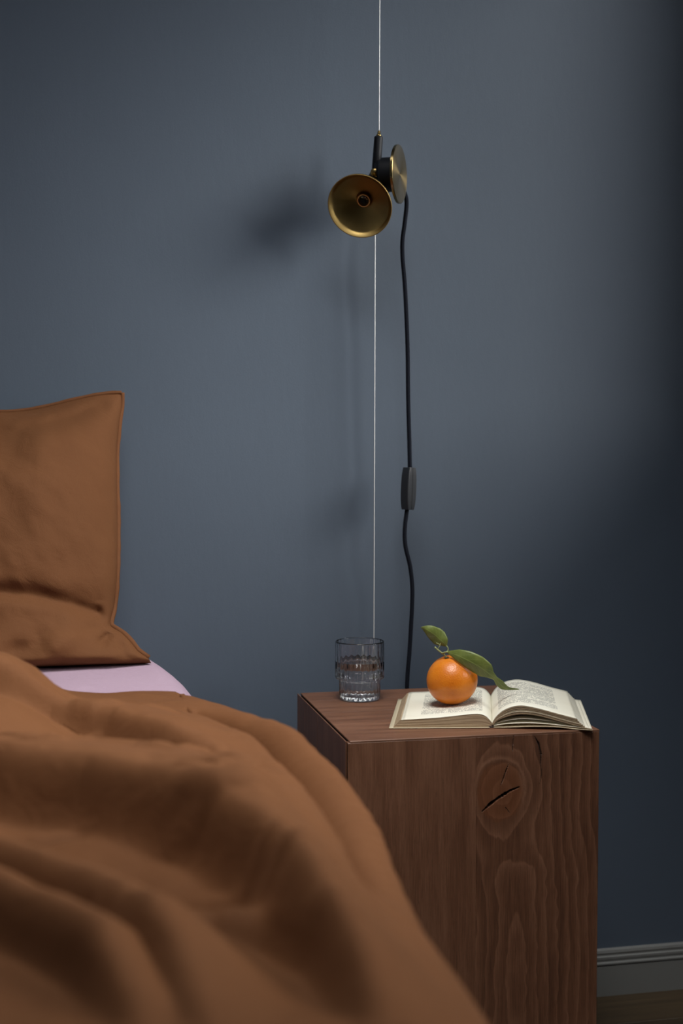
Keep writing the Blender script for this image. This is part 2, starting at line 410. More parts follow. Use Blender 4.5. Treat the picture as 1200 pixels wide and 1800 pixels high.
def board(name, us, vs, pos, nrm_depth, grain, extra=None, parent=ns, thick=0.012):
    """us: along the grain, vs: across. pos(u,v)->xyz of the outer face, nrm_depth: vector pointing into the block"""
    U, Vv = np.meshgrid(us, vs, indexing='ij'); nu, nv = U.shape
    Pn = pos(U, Vv).reshape(-1, 3); ex = extra(U, Vv) if extra else {}
    if 'depth' in ex: Pn = Pn + np.outer(ex['depth'].ravel(), nrm_depth)
    F = grid_faces(nu, nv)
    # rim: chamfer then walls going back
    loop = [i * nv for i in range(nu)] + [(nu - 1) * nv + j for j in range(1, nv)] + [i * nv + nv - 1 for i in range(nu - 2, -1, -1)] + [j for j in range(nv - 2, 0, -1)]
    ctr = Pn.mean(0); n0 = len(Pn); nl = len(loop); ext = []
    for d, out in ((.0007, .0007), (thick, .0007)):
        for k in loop:
            p = Pn[k]; q = np.array(p); i, j = divmod(k, nv)
            du = -1 if i == 0 else (1 if i == nu - 1 else 0); dv = -1 if j == 0 else (1 if j == nv - 1 else 0)
            ud = Pn[min(i + 1, nu - 1) * nv + j] - Pn[max(i - 1, 0) * nv + j]; vd = Pn[i * nv + min(j + 1, nv - 1)] - Pn[i * nv + max(j - 1, 0)]
            ud /= np.linalg.norm(ud); vd /= np.linalg.norm(vd)
            ext.append(q + np.asarray(nrm_depth) * d + (ud * du + vd * dv) * out)
    for L in range(2):
        for k in range(nl):
            a = loop[k] if L == 0 else n0 + k; b = loop[(k + 1) % nl] if L == 0 else n0 + (k + 1) % nl
            F.append((a, b, n0 + L * nl + (k + 1) % nl, n0 + L * nl + k))
    F.append(tuple(range(n0 + nl, n0 + 2 * nl)))
    Va = np.vstack([Pn, np.array(ext)])
    Va[:, 2] += Z0
    # orientation: make the outer face look away from nrm_depth
    p = [Va[i] for i in F[0]]; nn = np.cross(p[1] - p[0], p[2] - p[0])
    if nn @ np.asarray(nrm_depth) > 0: F = [f[::-1] for f in F]
    o = mesh(name, Va, F, M_WOOD if extra else M_WOODP, parent, False, NO); me = o.data
    src = np.concatenate([np.arange(n0), loop, loop]).astype(int)
    def attr(nm, arr):
        a = me.attributes.new(nm, 'FLOAT', 'POINT'); a.data.foreach_set('value', np.asarray(arr, float).ravel()[src])
    attr('grain', grain(U, Vv))
    for nm in ('heart', 'pale', 'bark'):
        if nm in ex: attr(nm, ex[nm])
    uvl = me.uv_layers.new(name='UVMap'); vi = np.zeros(len(me.loops), int); me.loops.foreach_get('vertex_index', vi)
    uvv = np.stack([U.ravel()[src] + rng.random() * 3, Vv.ravel()[src] + rng.random() * 3], 1)
    uvl.data.foreach_set('uv', uvv[vi].ravel())
    return o

def plain_grain(seed, lean=0.05, off=0.0, k=1.0):
    def g(U, V):
        return off + (V + lean * U) * k + 0.012 * vnoise(U * 5 + 3, V * 9 + 7, seed) + 0.02 * vnoise(U * 2.1, V * 4, seed + 1)
    return g

GAP = 0.0011
SEAM = 0.202
front = lambda U, V: np.stack([V, 0 * V, U], -1)
# plain left front plank
board('front_plank', np.linspace(-Z0 + .001, -.0035, 120), np.linspace(.0035, SEAM - GAP / 2, 40), front, (0, 1, 0), plain_grain(3, 0.04))
# right front plank with the knot
KX, KZ = 0.243, -0.0885
def knot_grain(U, V):
    dx = V - KX; dz = U - KZ
    r0 = np.hypot(dx, dz * 0.78)
    e = 0.78 - 0.50 * sstep(0.03, 0.12, r0)
    r1 = np.hypot(dx - 0.18 * np.clip(-dz - 0.05, 0, .2), dz * e)
    r2 = 0.010 + np.sqrt((V - 0.268) ** 2 + 2e-4)
    w = sstep(-0.15, -0.34, U)
    f = r1 * (1 - w) + r2 * w
    return f * 1.0 + 0.006 * vnoise(U * 22, V * 30, 5) + 0.004 * vnoise(U * 60, V * 60, 6)
def knot_extra(U, V):
    dep = np.zeros(U.shape); bark = np.zeros(U.shape)
    def crack(pts, w, d):
        nonlocal dep, bark
        q, s, fr = poly_dist(V, U, pts); lens = np.sqrt(np.clip(4 * fr * (1 - fr), 0, 1)) * (0.55 + 0.45 * np.abs(vnoise(fr * 14, fr * 0, 9)) * 2)
        ww = w * lens + 1e-6; m = np.clip(1.25 - q / ww, 0, 1); dep = np.maximum(dep, d * m * lens)
        bark = np.maximum(bark, np.clip(1.5 - q / ww, 0, 1) * 0.9)
    crack([(.2102, -.1179), (.2240, -.1065), (.2371, -.0977), (.2560, -.0875), (.2715, -.0821)], .0026, .012)
    crack([(.2529, -.0465), (.2470, -.062), (.2406, -.079)], .0009, .004)
    crack([(.2471, -.1115), (.2560, -.1225)], .0007, .003)
    crack([(.2610, -.002), (.2590, -.022), (.2585, -.030)], .0006, .002)
    crack([(.2945, -.0060), (.3010, -.0180), (.3050, -.0340), (.3045, -.0500)], .0018, .002)
    crack([(.3050, -.0500), (.3060, -.0640), (.3030, -.0800)], .0007, .0)
    kx = V - 0.2395; kz = (U + 0.0880) * 0.80
    r = np.hypot(kx, kz) + 0.003 * vnoise(U * 90, V * 90, 11)
    heart = sstep(0.040, 0.033, r) * 0.9
    pale = np.exp(-((r - 0.0405) / 0.0030) ** 2) * sstep(-0.13, -0.09, U) * 0.9
    dep = dep - 0.0004 * pale
    return {'depth': dep, 'heart': heart, 'pale': pale, 'bark': bark}
us = np.concatenate([np.linspace(-Z0 + .001, -0.205, 130)[:-1], np.linspace(-0.205, -.0035, 225)])
board('front_plank', us, np.linspace(SEAM + GAP / 2, NS - .001, 210), front, (0, 1, 0), knot_grain, knot_extra, thick=0.020)
# left side planks (face -x)
side = lambda U, V: np.stack([0 * V, V, U], -1)
for i, (a, b) in enumerate(((.0015, .2185), (.2185, .330), (.330, NS))):
    board('side_plank', np.linspace(-Z0 + .001, -.0012, 90), np.linspace(a + GAP, b - GAP, 24), side, (1, 0, 0), plain_grain(20 + i, 0.03, .1 * i), thick=0.0014)
# right side planks (face +x)
side2 = lambda U, V: np.stack([0 * V + NS, V, U], -1)
for i, (a, b) in enumerate(((.0015, .17), (.17, .30), (.30, NS))):
    board('side_plank', np.linspace(-Z0 + .001, -.0035, 40), np.linspace(a + GAP, b - GAP, 12), side2, (-1, 0, 0), plain_grain(30 + i, 0.03, .1 * i))
back = lambda U, V: np.stack([V, 0 * V + NS, U], -1)
for i, (a, b) in enumerate(((.014, .2), (.2, NS - .014))):
    board('back_plank', np.linspace(-Z0 + .001, -.0035, 30), np.linspace(a, b - GAP, 8), back, (0, -1, 0), plain_grain(40 + i, 0.03, .1 * i))
# top boards run left to right
top = lambda U, V: np.stack([U, V, 0 * V], -1)
for i, (a, b) in enumerate(((.0008, .2185), (.2185, .3236), (.3236, NS))):
    board('top_board', np.linspace(.0068, NS - .0008, 70), np.linspace(a + (GAP * .4 if i else 0), b - GAP * .4, 40), top, (0, 0, -1), plain_grain(50 + i, 0.05, .07 * i), thick=0.0026)
cv, cf = box_geo(.0016, NS - .0135, .021, NS - .0135, 0.001, Z0 - .0090)
cv2, cf2 = box_geo(.0066, NS - .0035, .004, NS - .004, Z0 - .0100, Z0 - .0028)
mesh('core', *merge((cv, cf), (cv2, cf2)), M_DARK, ns, False, NO)

# ------------------------------------------------------------------ bed
MX0, MX1, MY0, MY1 = -1.85, -0.205, -1.52, 0.515
MZ = 0.072                                               # mattress top (relative)
BO = ((MX0 + MX1) / 2, (MY0 + MY1) / 2, 0)
bb = thing('bed', 'low bed whose mattress wears a pale lilac fitted sheet', 'bed', BO)
v, f = box_geo(MX0 + .03, MX1 - .03, MY0 + .03, MY1 - .03, .12, Z0 + MZ - .24); bevel(mesh('platform', v, f, M_DARK, bb, False, BO), .01)
for x in (MX0 + .1, MX1 - .12):
    for y in (MY0 + .1, MY1 - .15):
        v, f = lathe([(0, 0), (.022, 0), (.03, .12), (0, .12)], 16)
        mesh('leg', np.array(v) + (x, y, 0), f, M_DARK, bb, True, BO)

def rounded_slab(x0, x1, y0, y1, z0, z1, rc, re, nc=8, ne=8, crown=0.0):
    """plan-rounded slab with rounded top and bottom edges: rings of a superellipse-like outline"""
    out = []
    for k, (cx, cy, a0) in enumerate(((x1 - rc, y1 - rc, 0), (x0 + rc, y1 - rc, 90), (x0 + rc, y0 + rc, 180), (x1 - rc, y0 + rc, 270))):
        for i in range(nc + 1):
            a = math.radians(a0 + 90 * i / nc); out.append((cx, cy, math.cos(a), math.sin(a)))
    rings = []
    def ring(ins, z): rings.append([(cx + c * max(rc - ins, .001), cy + s * max(rc - ins, .001), z) for cx, cy, c, s in out])
    for i in range(ne + 1):
        a = math.pi / 2 * i / ne; ring(re * (1 - math.sin(a)), z0 + re * (1 - math.cos(a)))
    for i in range(ne + 1):
        a = math.pi / 2 * i / ne; ring(re * (1 - math.cos(a)), z1 - re + re * math.sin(a))
    n = len(out); V = [p for r in rings for p in r]; F = grid_faces(len(rings), n, wrap_v=True)
    F += [tuple(range(n))[::-1], tuple(range((len(rings) - 1) * n, len(rings) * n))]
    return V, F
v, f = rounded_slab(MX0 + .004, MX1 - .09, MY0 + .004, MY1 - .02, Z0 + MZ - .24, Z0 + MZ - .006, .09, .05)
mattress = mesh('mattress', v, f, m_plain('mattress_ticking', (.6, .58, .55, 1), .9), bb, True, BO)
# fitted sheet: a fine grid over the top that rolls over the edge, with slack wrinkles
def head_rise(y): return .020 * sstep(-.05, .42, y)
def sheet_surface():
    nu, nv = 150, 150
    # cross profile (x,z) over the right-hand shoulder and far side
    re = .055; pr = []
    pr += [(MX0 - .0, MZ - .20)] + [(MX0 + re - re * math.cos(a), MZ - re + re * math.sin(a)) for a in np.linspace(0, math.pi / 2, 8)]
    pr += [(x, MZ) for x in np.linspace(MX0 + re, MX1 - re, 90)[1:-1]]
    pr += [(MX1 - re + re * math.sin(a), MZ - re + re * math.cos(a)) for a in np.linspace(0, math.pi / 2, 14)] + [(MX1, z) for z in np.linspace(MZ - re, MZ - .20, 8)[1:]]
    pr = np.array(pr); ys = np.linspace(MY0, MY1, nv); V = []
    for y in ys:
        t = np.clip((y - (MY1 - .45)) / .45, 0, 1)              # head-end corner pulls in
        pull = .075 * t ** 1.5; drop = .020 * t ** 3
        for x, z in pr:
            w = sstep(-.6, MX1, x)
            wr = .0022 * vnoise(x * 16 + y * 10, y * 26 - x * 9, 70) * sstep(MZ - .1, MZ, z)
            V.append((x - pull * w, y, z - drop * w + wr + .001 + head_rise(y) * sstep(MZ - .15, MZ - .03, z)))
    return V, grid_faces(nv, len(pr))
v, f = sheet_surface(); v = np.array(v); v[:, 2] += Z0
o = mesh('fitted_sheet', v, f, M_LILAC, mattress, True, BO); tag(o, 'pale lilac linen sheet')
o.modifiers.new('thickness', 'SOLIDIFY').thickness = .0015

# ---- pillow leaning on the wall
def interp(x, xs, ys):
    """smooth monotone-ish interpolation"""
    xs = np.asarray(xs, float); ys = np.asarray(ys, float); x = np.clip(x, xs[0], xs[-1])
    i = np.clip(np.searchsorted(xs, x) - 1, 0, len(xs) - 2); h = np.diff(xs); d = np.diff(ys) / h
    m = np.concatenate([[d[0]], np.where(d[:-1] * d[1:] > 0, 2 * d[:-1] * d[1:] / (d[:-1] + d[1:] + 1e-12 * np.sign(d[:-1] + d[1:])), 0), [d[-1]]])
    t = (x - xs[i]) / h[i]; a = ys[i]; b = ys[i + 1]
    return (2 * t ** 3 - 3 * t ** 2 + 1) * a + (t ** 3 - 2 * t ** 2 + t) * h[i] * m[i] + (-2 * t ** 3 + 3 * t ** 2) * b + (t ** 3 - t ** 2) * h[i] * m[i + 1]

PB = MZ + .017
zt = [0, .008, .020, .032, .046, .058, .085, .14, .22, .32, .39, .42, .44]      # height above the sheet at the right-hand edge
xr_t = [-.268, -.272, -.288, -.298, -.312, -.330, -.323, -.317, -.313, -.311, -.304, -.299, -.2985]
ys_t = [.232, .228, .232, .245, .262, .275, .295, .315, .365, .425, .455, .468, .470]         # seam depth at that edge
yf_t = [.235, .200, .185, .188, .196, .205, .222, .238, .266, .315, .375, .420, .470]         # front belly
yb_t = [.300, .360, .400, .420, .430, .440, .455, .468, .492, .505, .500, .490, .470]
def pillow():
    na, nb = 150, 150
    a = np.linspace(0, 1, na) ** 1.35; b = np.linspace(0, 1, nb)
    A, B = np.meshgrid(a, b, indexing='ij')
    zz = B * .44
    XRr = interp(zz, zt, xr_t); XLl = -.93 + 0 * zz
    X = XRr + (XLl - XRr) * A
    # top edge sags to the left of the corner
    dist = XRr - X
    sag = .034 * sstep(.0, .20, dist) * sstep(.25, .44, zz)
    Zz = zz - sag
    ed = np.minimum(dist, X - XLl)
    prof = np.clip(1 - (1 - np.clip(ed / .16, 0, 1)) ** 2.3, 0, 1) ** .60
    seamy = interp(zz, zt, ys_t); fy = interp(zz, zt, yf_t); by = interp(zz, zt, yb_t)
    tb = np.sin(np.pi * np.clip(B, 0, 1)) ** .25
    # creases on the front
    cr = np.zeros(X.shape)
    H = Zz
    def fold(pts, amp, w1, w2):
        nonlocal cr
        q, s, fr = poly_dist(X, H, pts); w = np.where(s > 0, w1, w2); cr += amp * np.exp(-(q / w) ** 2) * np.clip(4 * fr * (1 - fr) + .25, 0, 1)
    fold([(-.62, .108), (-.50, .118), (-.45, .112), (-.40, .098), (-.36, .096)], .016, .016, .010)     # slump crease (inward)
    fold([(-.325, .058), (-.350, .078), (-.395, .092)], .013, .008, .010)
    fold([(-.325, .058), (-.336, .044), (-.350, .034)], .018, .007, .008)
    fold([(-.300, .066), (-.315, .045), (-.312, .022)], .011, .008, .010)
    fold([(-.286, .052), (-.282, .030), (-.292, .012)], -.009, .008, .008)
    fold([(-.372, .070), (-.395, .056), (-.440, .040)], -.012, .022, .025)
    fold([(-.42, .060), (-.455, .035), (-.50, .030)], .014, .014, .016)
    fold([(-.62, .330), (-.50, .335), (-.44, .322)], .016, .034, .022)
    fold([(-.60, .375), (-.48, .370), (-.38, .395), (-.32, .425)], .014, .012, .018)
    fold([(-.46, .36), (-.37, .392), (-.31, .428)], -.004, .012, .016)
    fold([(-.318, .38), (-.326, .25), (-.330, .12)], .0035, .006, .004)                                # flange seam
    cr += .017 * vnoise(X * 11 + 2, H * 9, 81) + .007 * vnoise(X * 27, H * 24 + 5, 82) + .0016 * vnoise(X * 70 + H * 30, H * 60, 83)
    Yf = seamy + (fy - seamy) * prof * 1.0 + cr * sstep(.0, .03, ed) * sstep(0, .03, B) * sstep(1, .95, B)
    Yb = seamy + (by - seamy) * prof
    Yb = np.minimum(np.maximum(Yb, Yf + .0), WALL_Y - .006); Yf = np.minimum(Yf, WALL_Y - .008)
    # the bottom hangs onto the sheet
    V1 = np.stack([X, Yf, PB + Zz], -1).reshape(-1, 3); V2 = np.stack([X, Yb, PB + Zz], -1).reshape(-1, 3)
    F = grid_faces(na, nb); n = na * nb
    F2 = [tuple(i + n for i in q[::-1]) for q in F]
    loop = [i * nb for i in range(na)] + [(na - 1) * nb + j for j in range(1, nb)] + [i * nb + nb - 1 for i in range(na - 2, -1, -1)] + [j for j in range(nb - 2, 0, -1)]
    F3 = [(loop[k], loop[(k + 1) % len(loop)], n + loop[(k + 1) % len(loop)], n + loop[k]) for k in range(len(loop))]
    edge = np.stack([X, (Yf + Yb) / 2, PB + Zz], -1)[0, :, :]
    topedge = np.stack([X, (Yf + Yb) / 2, PB + Zz], -1)[:, -1, :]
    return np.vstack([V1, V2]), F + F2 + F3, edge, topedge
v, f, edge, topedge = pillow(); v[:, 2] += Z0
PO = (-.6, .32, Z0 + PB)
pw = thing('pillow', 'rust brown linen pillow leaning upright against the dark wall', 'pillow', PO)
mesh('pillow_case', v, f, M_BROWN, pw, True, PO)
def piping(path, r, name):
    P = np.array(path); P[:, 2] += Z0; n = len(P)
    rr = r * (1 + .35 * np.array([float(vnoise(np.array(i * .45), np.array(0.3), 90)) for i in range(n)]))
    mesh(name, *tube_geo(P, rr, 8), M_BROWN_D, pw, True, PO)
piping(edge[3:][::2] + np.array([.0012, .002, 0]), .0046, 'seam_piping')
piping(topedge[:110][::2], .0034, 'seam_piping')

# ---- duvet
def duvet():
    xl = -1.30; r = .085; ny = 400
    ys = np.linspace(-1.50, -.03, ny)
    s_flat = np.linspace(0, 1, 260) ** .55; n_arc = 46; n_drop = 40
    xe_t = ([-1.5, -1.1, -.92, -.72, -.52, -.37, -.2, -.1, -.03], [-.152, -.148, -.143, -.130, -.107, -.110, -.136, -.170, -.202])
    PX = []; PY = []; PZ = []; NX = []; NZ = []; SX = []
    for y in ys:
        xe = float(interp(np.array(y), *xe_t)); zt_ = .094 - .004 * float(sstep(-.5, -.2, y))
        xs = xl + s_flat * (xe - r - xl)
        px = list(xs); pz = [zt_] * len(xs); nx = [0.] * len(xs); nz = [1.] * len(xs); sx = list(xs)
        for a in np.linspace(0, math.pi / 2, n_arc + 1)[1:]:
            px.append(xe - r + r * math.sin(a)); pz.append(zt_ - r + r * math.cos(a)); nx.append(math.sin(a)); nz.append(math.cos(a)); sx.append(xe - r + r * a)
        for k in range(1, n_drop + 1):
            t = k / n_drop; d = .44 * t; px.append(xe + .012 * math.sin(t * 3)); pz.append(zt_ - r - d); nx.append(1.); nz.append(0.); sx.append(xe - r + r * math.pi / 2 + d)
        PX.append(px); PZ.append(pz); NX.append(nx); NZ.append(nz); SX.append(sx); PY.append([y] * len(px))
    PX, PY, PZ, NX, NZ, SX = map(np.array, (PX, PY, PZ, NX, NZ, SX))
    D = np.zeros(PX.shape)
    def fold(pts, amp, wl, wr, taper=.25):
        """wl: width on the left of the direction of travel"""
        nonlocal D
        q, s, fr = poly_dist(SX, PY, pts); w = np.where(s > 0, wl, wr)
        D += amp * np.exp(-(q / w) ** 2) * np.clip(np.minimum(fr, 1 - fr) / taper + .12, 0, 1)
    # travel from left to right: +side = towards the wall
    fold([(-.62, -.25), (-.486, -.300), (-.420, -.318), (-.350, -.37), (-.300, -.48), (-.27, -.60)], .036, .090, .014)
    fold([(-.62, -.40), (-.482, -.430), (-.408, -.440), (-.354, -.41)], -.012, .030, .050)
    fold([(-.75, -.58), (-.578, -.624), (-.474, -.664), (-.389, -.722), (-.331, -.793), (-.292, -.863), (-.261, -.951), (-.245, -1.059), (-.235, -1.2)], .066, .150, .018)
    fold([(-.70, -.70), (-.569, -.745), (-.47, -.800), (-.401, -.870), (-.341, -.94), (-.295, -1.02), (-.27, -1.12)], -.014, .030, .050)
    fold([(-.66, -.70), (-.543, -.790), (-.468, -.885), (-.408, -.968), (-.375, -1.03), (-.35, -1.10), (-.335, -1.20)], .042, .045, .014)
    fold([(-.60, -.84), (-.509, -.920), (-.464, -.975), (-.428, -1.030), (-.399, -1.090), (-.373, -1.18)], .042, .030, .012)
    fold([(-.36, -.985), (-.310, -1.005), (-.268, -1.04), (-.245, -1.10), (-.235, -1.2)], .026, .030, .015)
    fold([(-.33, -.487), (-.26, -.569), (-.220, -.70), (-.205, -.85)], .012, .024, .009)
    fold([(-.42, -.50), (-.33, -.56), (-.27, -.68), (-.25, -.80)], .012, .024, .010)
    fold([(-.52, -.53), (-.42, -.57), (-.34, -.64), (-.29, -.74)], .010, .022, .012)
    for k in range(44):                                                     # small slack wrinkles lying across the folds
        x0 = -.55 + .36 * rng.random(); y0 = -.25 - .85 * rng.random(); a = -0.75 + .5 * (rng.random() - .5); L = .05 + .07 * rng.random()
        fold([(x0, y0), (x0 + L * .5 * math.cos(a), y0 + L * .5 * math.sin(a)), (x0 + L * math.cos(a + .35), y0 + L * math.sin(a + .35))], (.004 + .004 * rng.random()) * (1 if k % 3 else -1), .009, .005)
    D *= 1 - .8 * sstep(-.27, -.19, SX)
    # the deep crease along the shoulder: raised lip on the near side, a roll beyond it
    crease = [(-.245, -.22), (-.212, -.31), (-.192, -.40), (-.178, -.49), (-.171, -.58), (-.171, -.68), (-.176, -.80), (-.180, -.92)]
    fold(crease, -.080, .009, .017, .35)
    fold([(x - .020, y - .01) for x, y in crease], .012, .009, .026, .35)
    fold([(x + .030, y) for x, y in crease], .014, .016, .010, .35)
    # vertical drape waves down the side
    drop = sstep(.0, .25, SX - (-.20)); D += drop * (.012 * np.sin(PY * 17 + 1.2) + .008 * np.sin(PY * 31 + SX * 5))
    D += .010 * vnoise(SX * 5 + 3, PY * 4.2 + 1, 60) + .006 * vnoise(SX * 11 + PY * 4, PY * 11 - SX * 5, 61) + .0040 * vnoise(SX * 27 + PY * 9, PY * 25, 62) + .0012 * vnoise(SX * 70, PY * 66, 63)
    D += .070 * sstep(-.385, -.49, SX) * sstep(-.62, -.15, PY)                 # puffed fold by the pillow
    X = PX + NX * D; Z = PZ + NZ * D; Y = PY.copy()
    # the head end curls down onto the sheet
    t = np.clip((PY + .20) / .17, 0, 1); low = MZ + .010 + .004 * vnoise(SX * 20, PY * 0, 64)
    lift = .004 * np.exp(-((SX + .405) / .035) ** 2)
    topz = Z > MZ - .01
    Zn = Z + (low + lift - Z) * (1 - np.sqrt(np.clip(1 - t ** 2.4, 0, 1)))
    Z = np.where(topz, Zn, Z - .0 * t)
    X = X - .02 * t ** 2 * (SX > -.25)
    V = np.stack([X, Y, Z], -1).reshape(-1, 3)
    return V, grid_faces(*PX.shape)
v, f = duvet(); v[:, 2] += Z0
DO = (-.7, -.8, Z0 + MZ)
o = mesh('duvet', v, f, M_BROWN, None, True, DO)
tag(o, 'rumpled rust brown linen duvet spread over the bed in the foreground', 'duvet')
sm = o.modifiers.new('thickness', 'SOLIDIFY'); sm.thickness = .008; sm.offset = -1

# ------------------------------------------------------------------ tumbler with water
GX, GY = 0.0949, 0.3208
def flute(amp, n=26):
    return lambda t: amp * math.sin(n * t)
fl_o = flute(.0007); NG = 208
outer = [(0.0, .0004), (.030, .0004), (.0335, .0012), (.0348, .0032), (.0350, .008), (.0350, .030), (.0352, .0335), (.0362, .0350), (.0395, .0362), (.0414, .0378), (.0420, .0405), (.0420, .0980), (.0418, .1000)]
rim = [(.0413, .1010), (.0407, .1012), (.0402, .1006)]
inner = [(.0400, .0985), (.0398, .0420), (.0392, .0395), (.0372, .0380), (.0345, .0368), (.0334, .0345), (.0330, .0310), (.0328, .0120), (.0315, .0088), (.028, .0076), (0.0, .0074)]
def rad(t, k, r):
    no, nr = len(outer), len(rim)
    if 3 < k < no - 1: return r + fl_o(t) * (0.9 if k < no - 2 else .3)
    return r
V, F = lathe(outer + rim + inner, NG, rad)
glass = mesh('drinking_glass', np.array(V) + (GX, GY, Z0 + .0001), F, M_GLASS, None, True, (GX, GY, Z0 + .0001))
tag(glass, 'clear ribbed stepped drinking glass half filled with water on the nightstand', 'glass')
wl = .0655; e = .00025
wprof = [(0, .0074 - e), (.028, .0076 - e), (.0315 + e, .0088), (.0328 + e, .0120), (.0330 + e, .0310), (.0334 + e, .0345), (.0345 + e, .0368 - e), (.0372, .0380 - e), (.0392 + e, .0395 - e), (.0398 + e, .0420), (.03985 + e, wl + .0010), (.0392, wl + .0003), (.036, wl), (0, wl)]
def wrad(t, k, r):
    return r
V, F = lathe(wprof, NG, wrad)
water = mesh('water', np.array(V) + (GX, GY, Z0 + .0001), F, M_WATER, None, True, (GX, GY, Z0 + .0075))
tag(water, 'still clear water in the ribbed tumbler', 'water')

# ------------------------------------------------------------------ open book
BK = np.array([.238, .046, 0.0]); bv = np.array([.309, .951, 0]); uR = np.array([.945, -.326, 0]); uL = np.array([.982, -.19, 0]); BL = .235
book = thing('open_book', 'old paperback lying open on the nightstand with yellowed pages', 'book', (BK[0], BK[1], Z0)); BKO = (BK[0], BK[1], Z0)
def leaf_sheet(name, curve, u_dir, v0, v1, thick, mat_top, nv=14, wob=0.0, seed=0, parent=book, taper=0.0, lift_back=0.0):
    """curve: (u,w) from the spine outward. A sheet of pages: top printed, sides as page edges"""
    c = catmull([(a, b, 0) for a, b in curve], 6)[:, :2]; n = len(c); tt = np.linspace(v0, v1, nv)
    # outward normals of the section
    T = np.gradient(c, axis=0); T /= np.linalg.norm(T, axis=1)[:, None]; N = np.stack([-T[:, 1], T[:, 0]], 1)
    if N[n // 2, 1] < 0: N = -N
    arc = np.concatenate([[0], np.cumsum(np.linalg.norm(np.diff(c, axis=0), axis=1))])
    top, bot = [], []
    for i in range(n):
        for t in tt:
            w = wob * math.sin(t * 19 + seed + i * .3) * (i / n)
            k = lift_back * (t - v0) / (v1 - v0) * (i / n)
            p = BK + bv * t + u_dir * (c[i, 0]) + np.array([0, 0, c[i, 1] + w + k]); top.append(p)
            q = c[i] - N[i] * thick * (1 - taper * (1 - i / n))
            bot.append(BK + bv * t + u_dir * q[0] + np.array([0, 0, max(q[1], .0006) + w + k]))
    V = np.array(top + bot); V[:, 2] += Z0; m = n * nv; F = grid_faces(n, nv)
    p = V[list(F[len(F) // 2])]; up = np.cross(p[1] - p[0], p[2] - p[0])[2] > 0
    Ft = F if up else [q[::-1] for q in F]; Fb = [tuple(i + m for i in q[::-1]) for q in Ft]
    loop = [i * nv for i in range(n)] + [(n - 1) * nv + j for j in range(1, nv)] + [i * nv + nv - 1 for i in range(n - 2, -1, -1)] + [j for j in range(nv - 2, 0, -1)]
    Fs = [(loop[k], loop[(k + 1) % len(loop)], m + loop[(k + 1) % len(loop)], m + loop[k]) for k in range(len(loop))]
    if up: pass
    o = mesh(name, V, Ft + Fb + Fs, mat_top, parent, False, BKO); me = o.data; me.materials.append(M_EDGE)
    nt = len(Ft); me.polygons.foreach_set('material_index', [0] * nt + [0] * nt + [1] * len(Fs))
    me.polygons.foreach_set('use_smooth', [True] * (2 * nt) + [False] * len(Fs))
    uvl = me.uv_layers.new(name='UVMap'); vi = np.zeros(len(me.loops), int); me.loops.foreach_get('vertex_index', vi)
    UVv = np.array([(arc[i], t) for i in range(n) for t in tt] * 2); uvl.data.foreach_set('uv', UVv[vi].ravel())
    bm = bmesh.new(); bm.from_mesh(me); bmesh.ops.recalc_face_normals(bm, faces=bm.faces); bm.to_mesh(me); bm.free()
    return o
# left half: cover, thick block, two loose leaves
leaf_sheet('cover', [(0.0, .0016), (-.05, .0014), (-.10, .0013), (-.156, .0013)], uL, -.004, BL + .004, .0011, M_COVER)
Lt = [(.0035, .0070), (-.0010, .0125), (-.0070, .0178), (-.0152, .0205), (-.027, .0208), (-.0505, .0186), (-.0799, .0154), (-.1093, .0134), (-.1395, .0125)]
def left_block():
    c = catmull([(a, b, 0) for a, b in Lt], 6)[:, :2]; n = len(c); nv = 16; V = []
    rows = 9
    for i in range(n):
        u, w = c[i]; k = i / (n - 1)
        for r_ in range(rows):
            h = r_ / (rows - 1)
            uu = u - .010 * (1 - h) * k ** 6 + (.0035 * (1 - h) * (1 - k) ** 8) * 0          # fore edge slants outward at the foot
            ww = .0016 + (w - .0016) * h
            V.append((uu, ww))
    V = np.array(V).reshape(n, rows, 2); pts = []; F = []
    tt = np.linspace(0, BL, nv)
    for t in tt:
        for i in range(n):
            for r_ in range(rows):
                u, w = V[i, r_]; p = BK + bv * (t + 0.00015 * math.sin(r_ * 2.3 + i * .1) * (1 if t == 0 else 0)) + uL * u + np.array([0, 0, w + Z0]); pts.append(p)
    def id(t, i, r_): return t * n * rows + i * rows + r_
    for t in range(nv - 1):
        for i in range(n - 1):
            F.append((id(t, i, rows - 1), id(t + 1, i, rows - 1), id(t + 1, i + 1, rows - 1), id(t, i + 1, rows - 1)))
            F.append((id(t, i, 0), id(t, i + 1, 0), id(t + 1, i + 1, 0), id(t + 1, i, 0)))
        for r_ in range(rows - 1):
            F.append((id(t, n - 1, r_), id(t + 1, n - 1, r_), id(t + 1, n - 1, r_ + 1), id(t, n - 1, r_ + 1)))
            F.append((id(t, 0, r_), id(t, 0, r_ + 1), id(t + 1, 0, r_ + 1), id(t + 1, 0, r_)))
    for t in (0, nv - 1):
        for i in range(n - 1):
            for r_ in range(rows - 1):
                F.append((id(t, i, r_), id(t, i + 1, r_), id(t, i + 1, r_ + 1), id(t, i, r_ + 1)))
    o = mesh('page_block', pts, F, M_EDGE, book, False, BKO)
    bm = bmesh.new(); bm.from_mesh(o.data); bmesh.ops.recalc_face_normals(bm, faces=bm.faces); bm.to_mesh(o.data); bm.free()
left_block()
def off(curve, dw, u_end):
    c = [(a, b + dw) for a, b in curve[:-1]]; return c + [(u_end, curve[-1][1] + dw)]
leaf_sheet('page', off(Lt, .0006, -.1375), uL, .0005, BL - .001, .0004, M_PAGE, wob=.0002, seed=1)
leaf_sheet('page', off(Lt, .0012, -.1345), uL, .0, BL - .0005, .0004, M_PAGE, wob=.0002, seed=2)
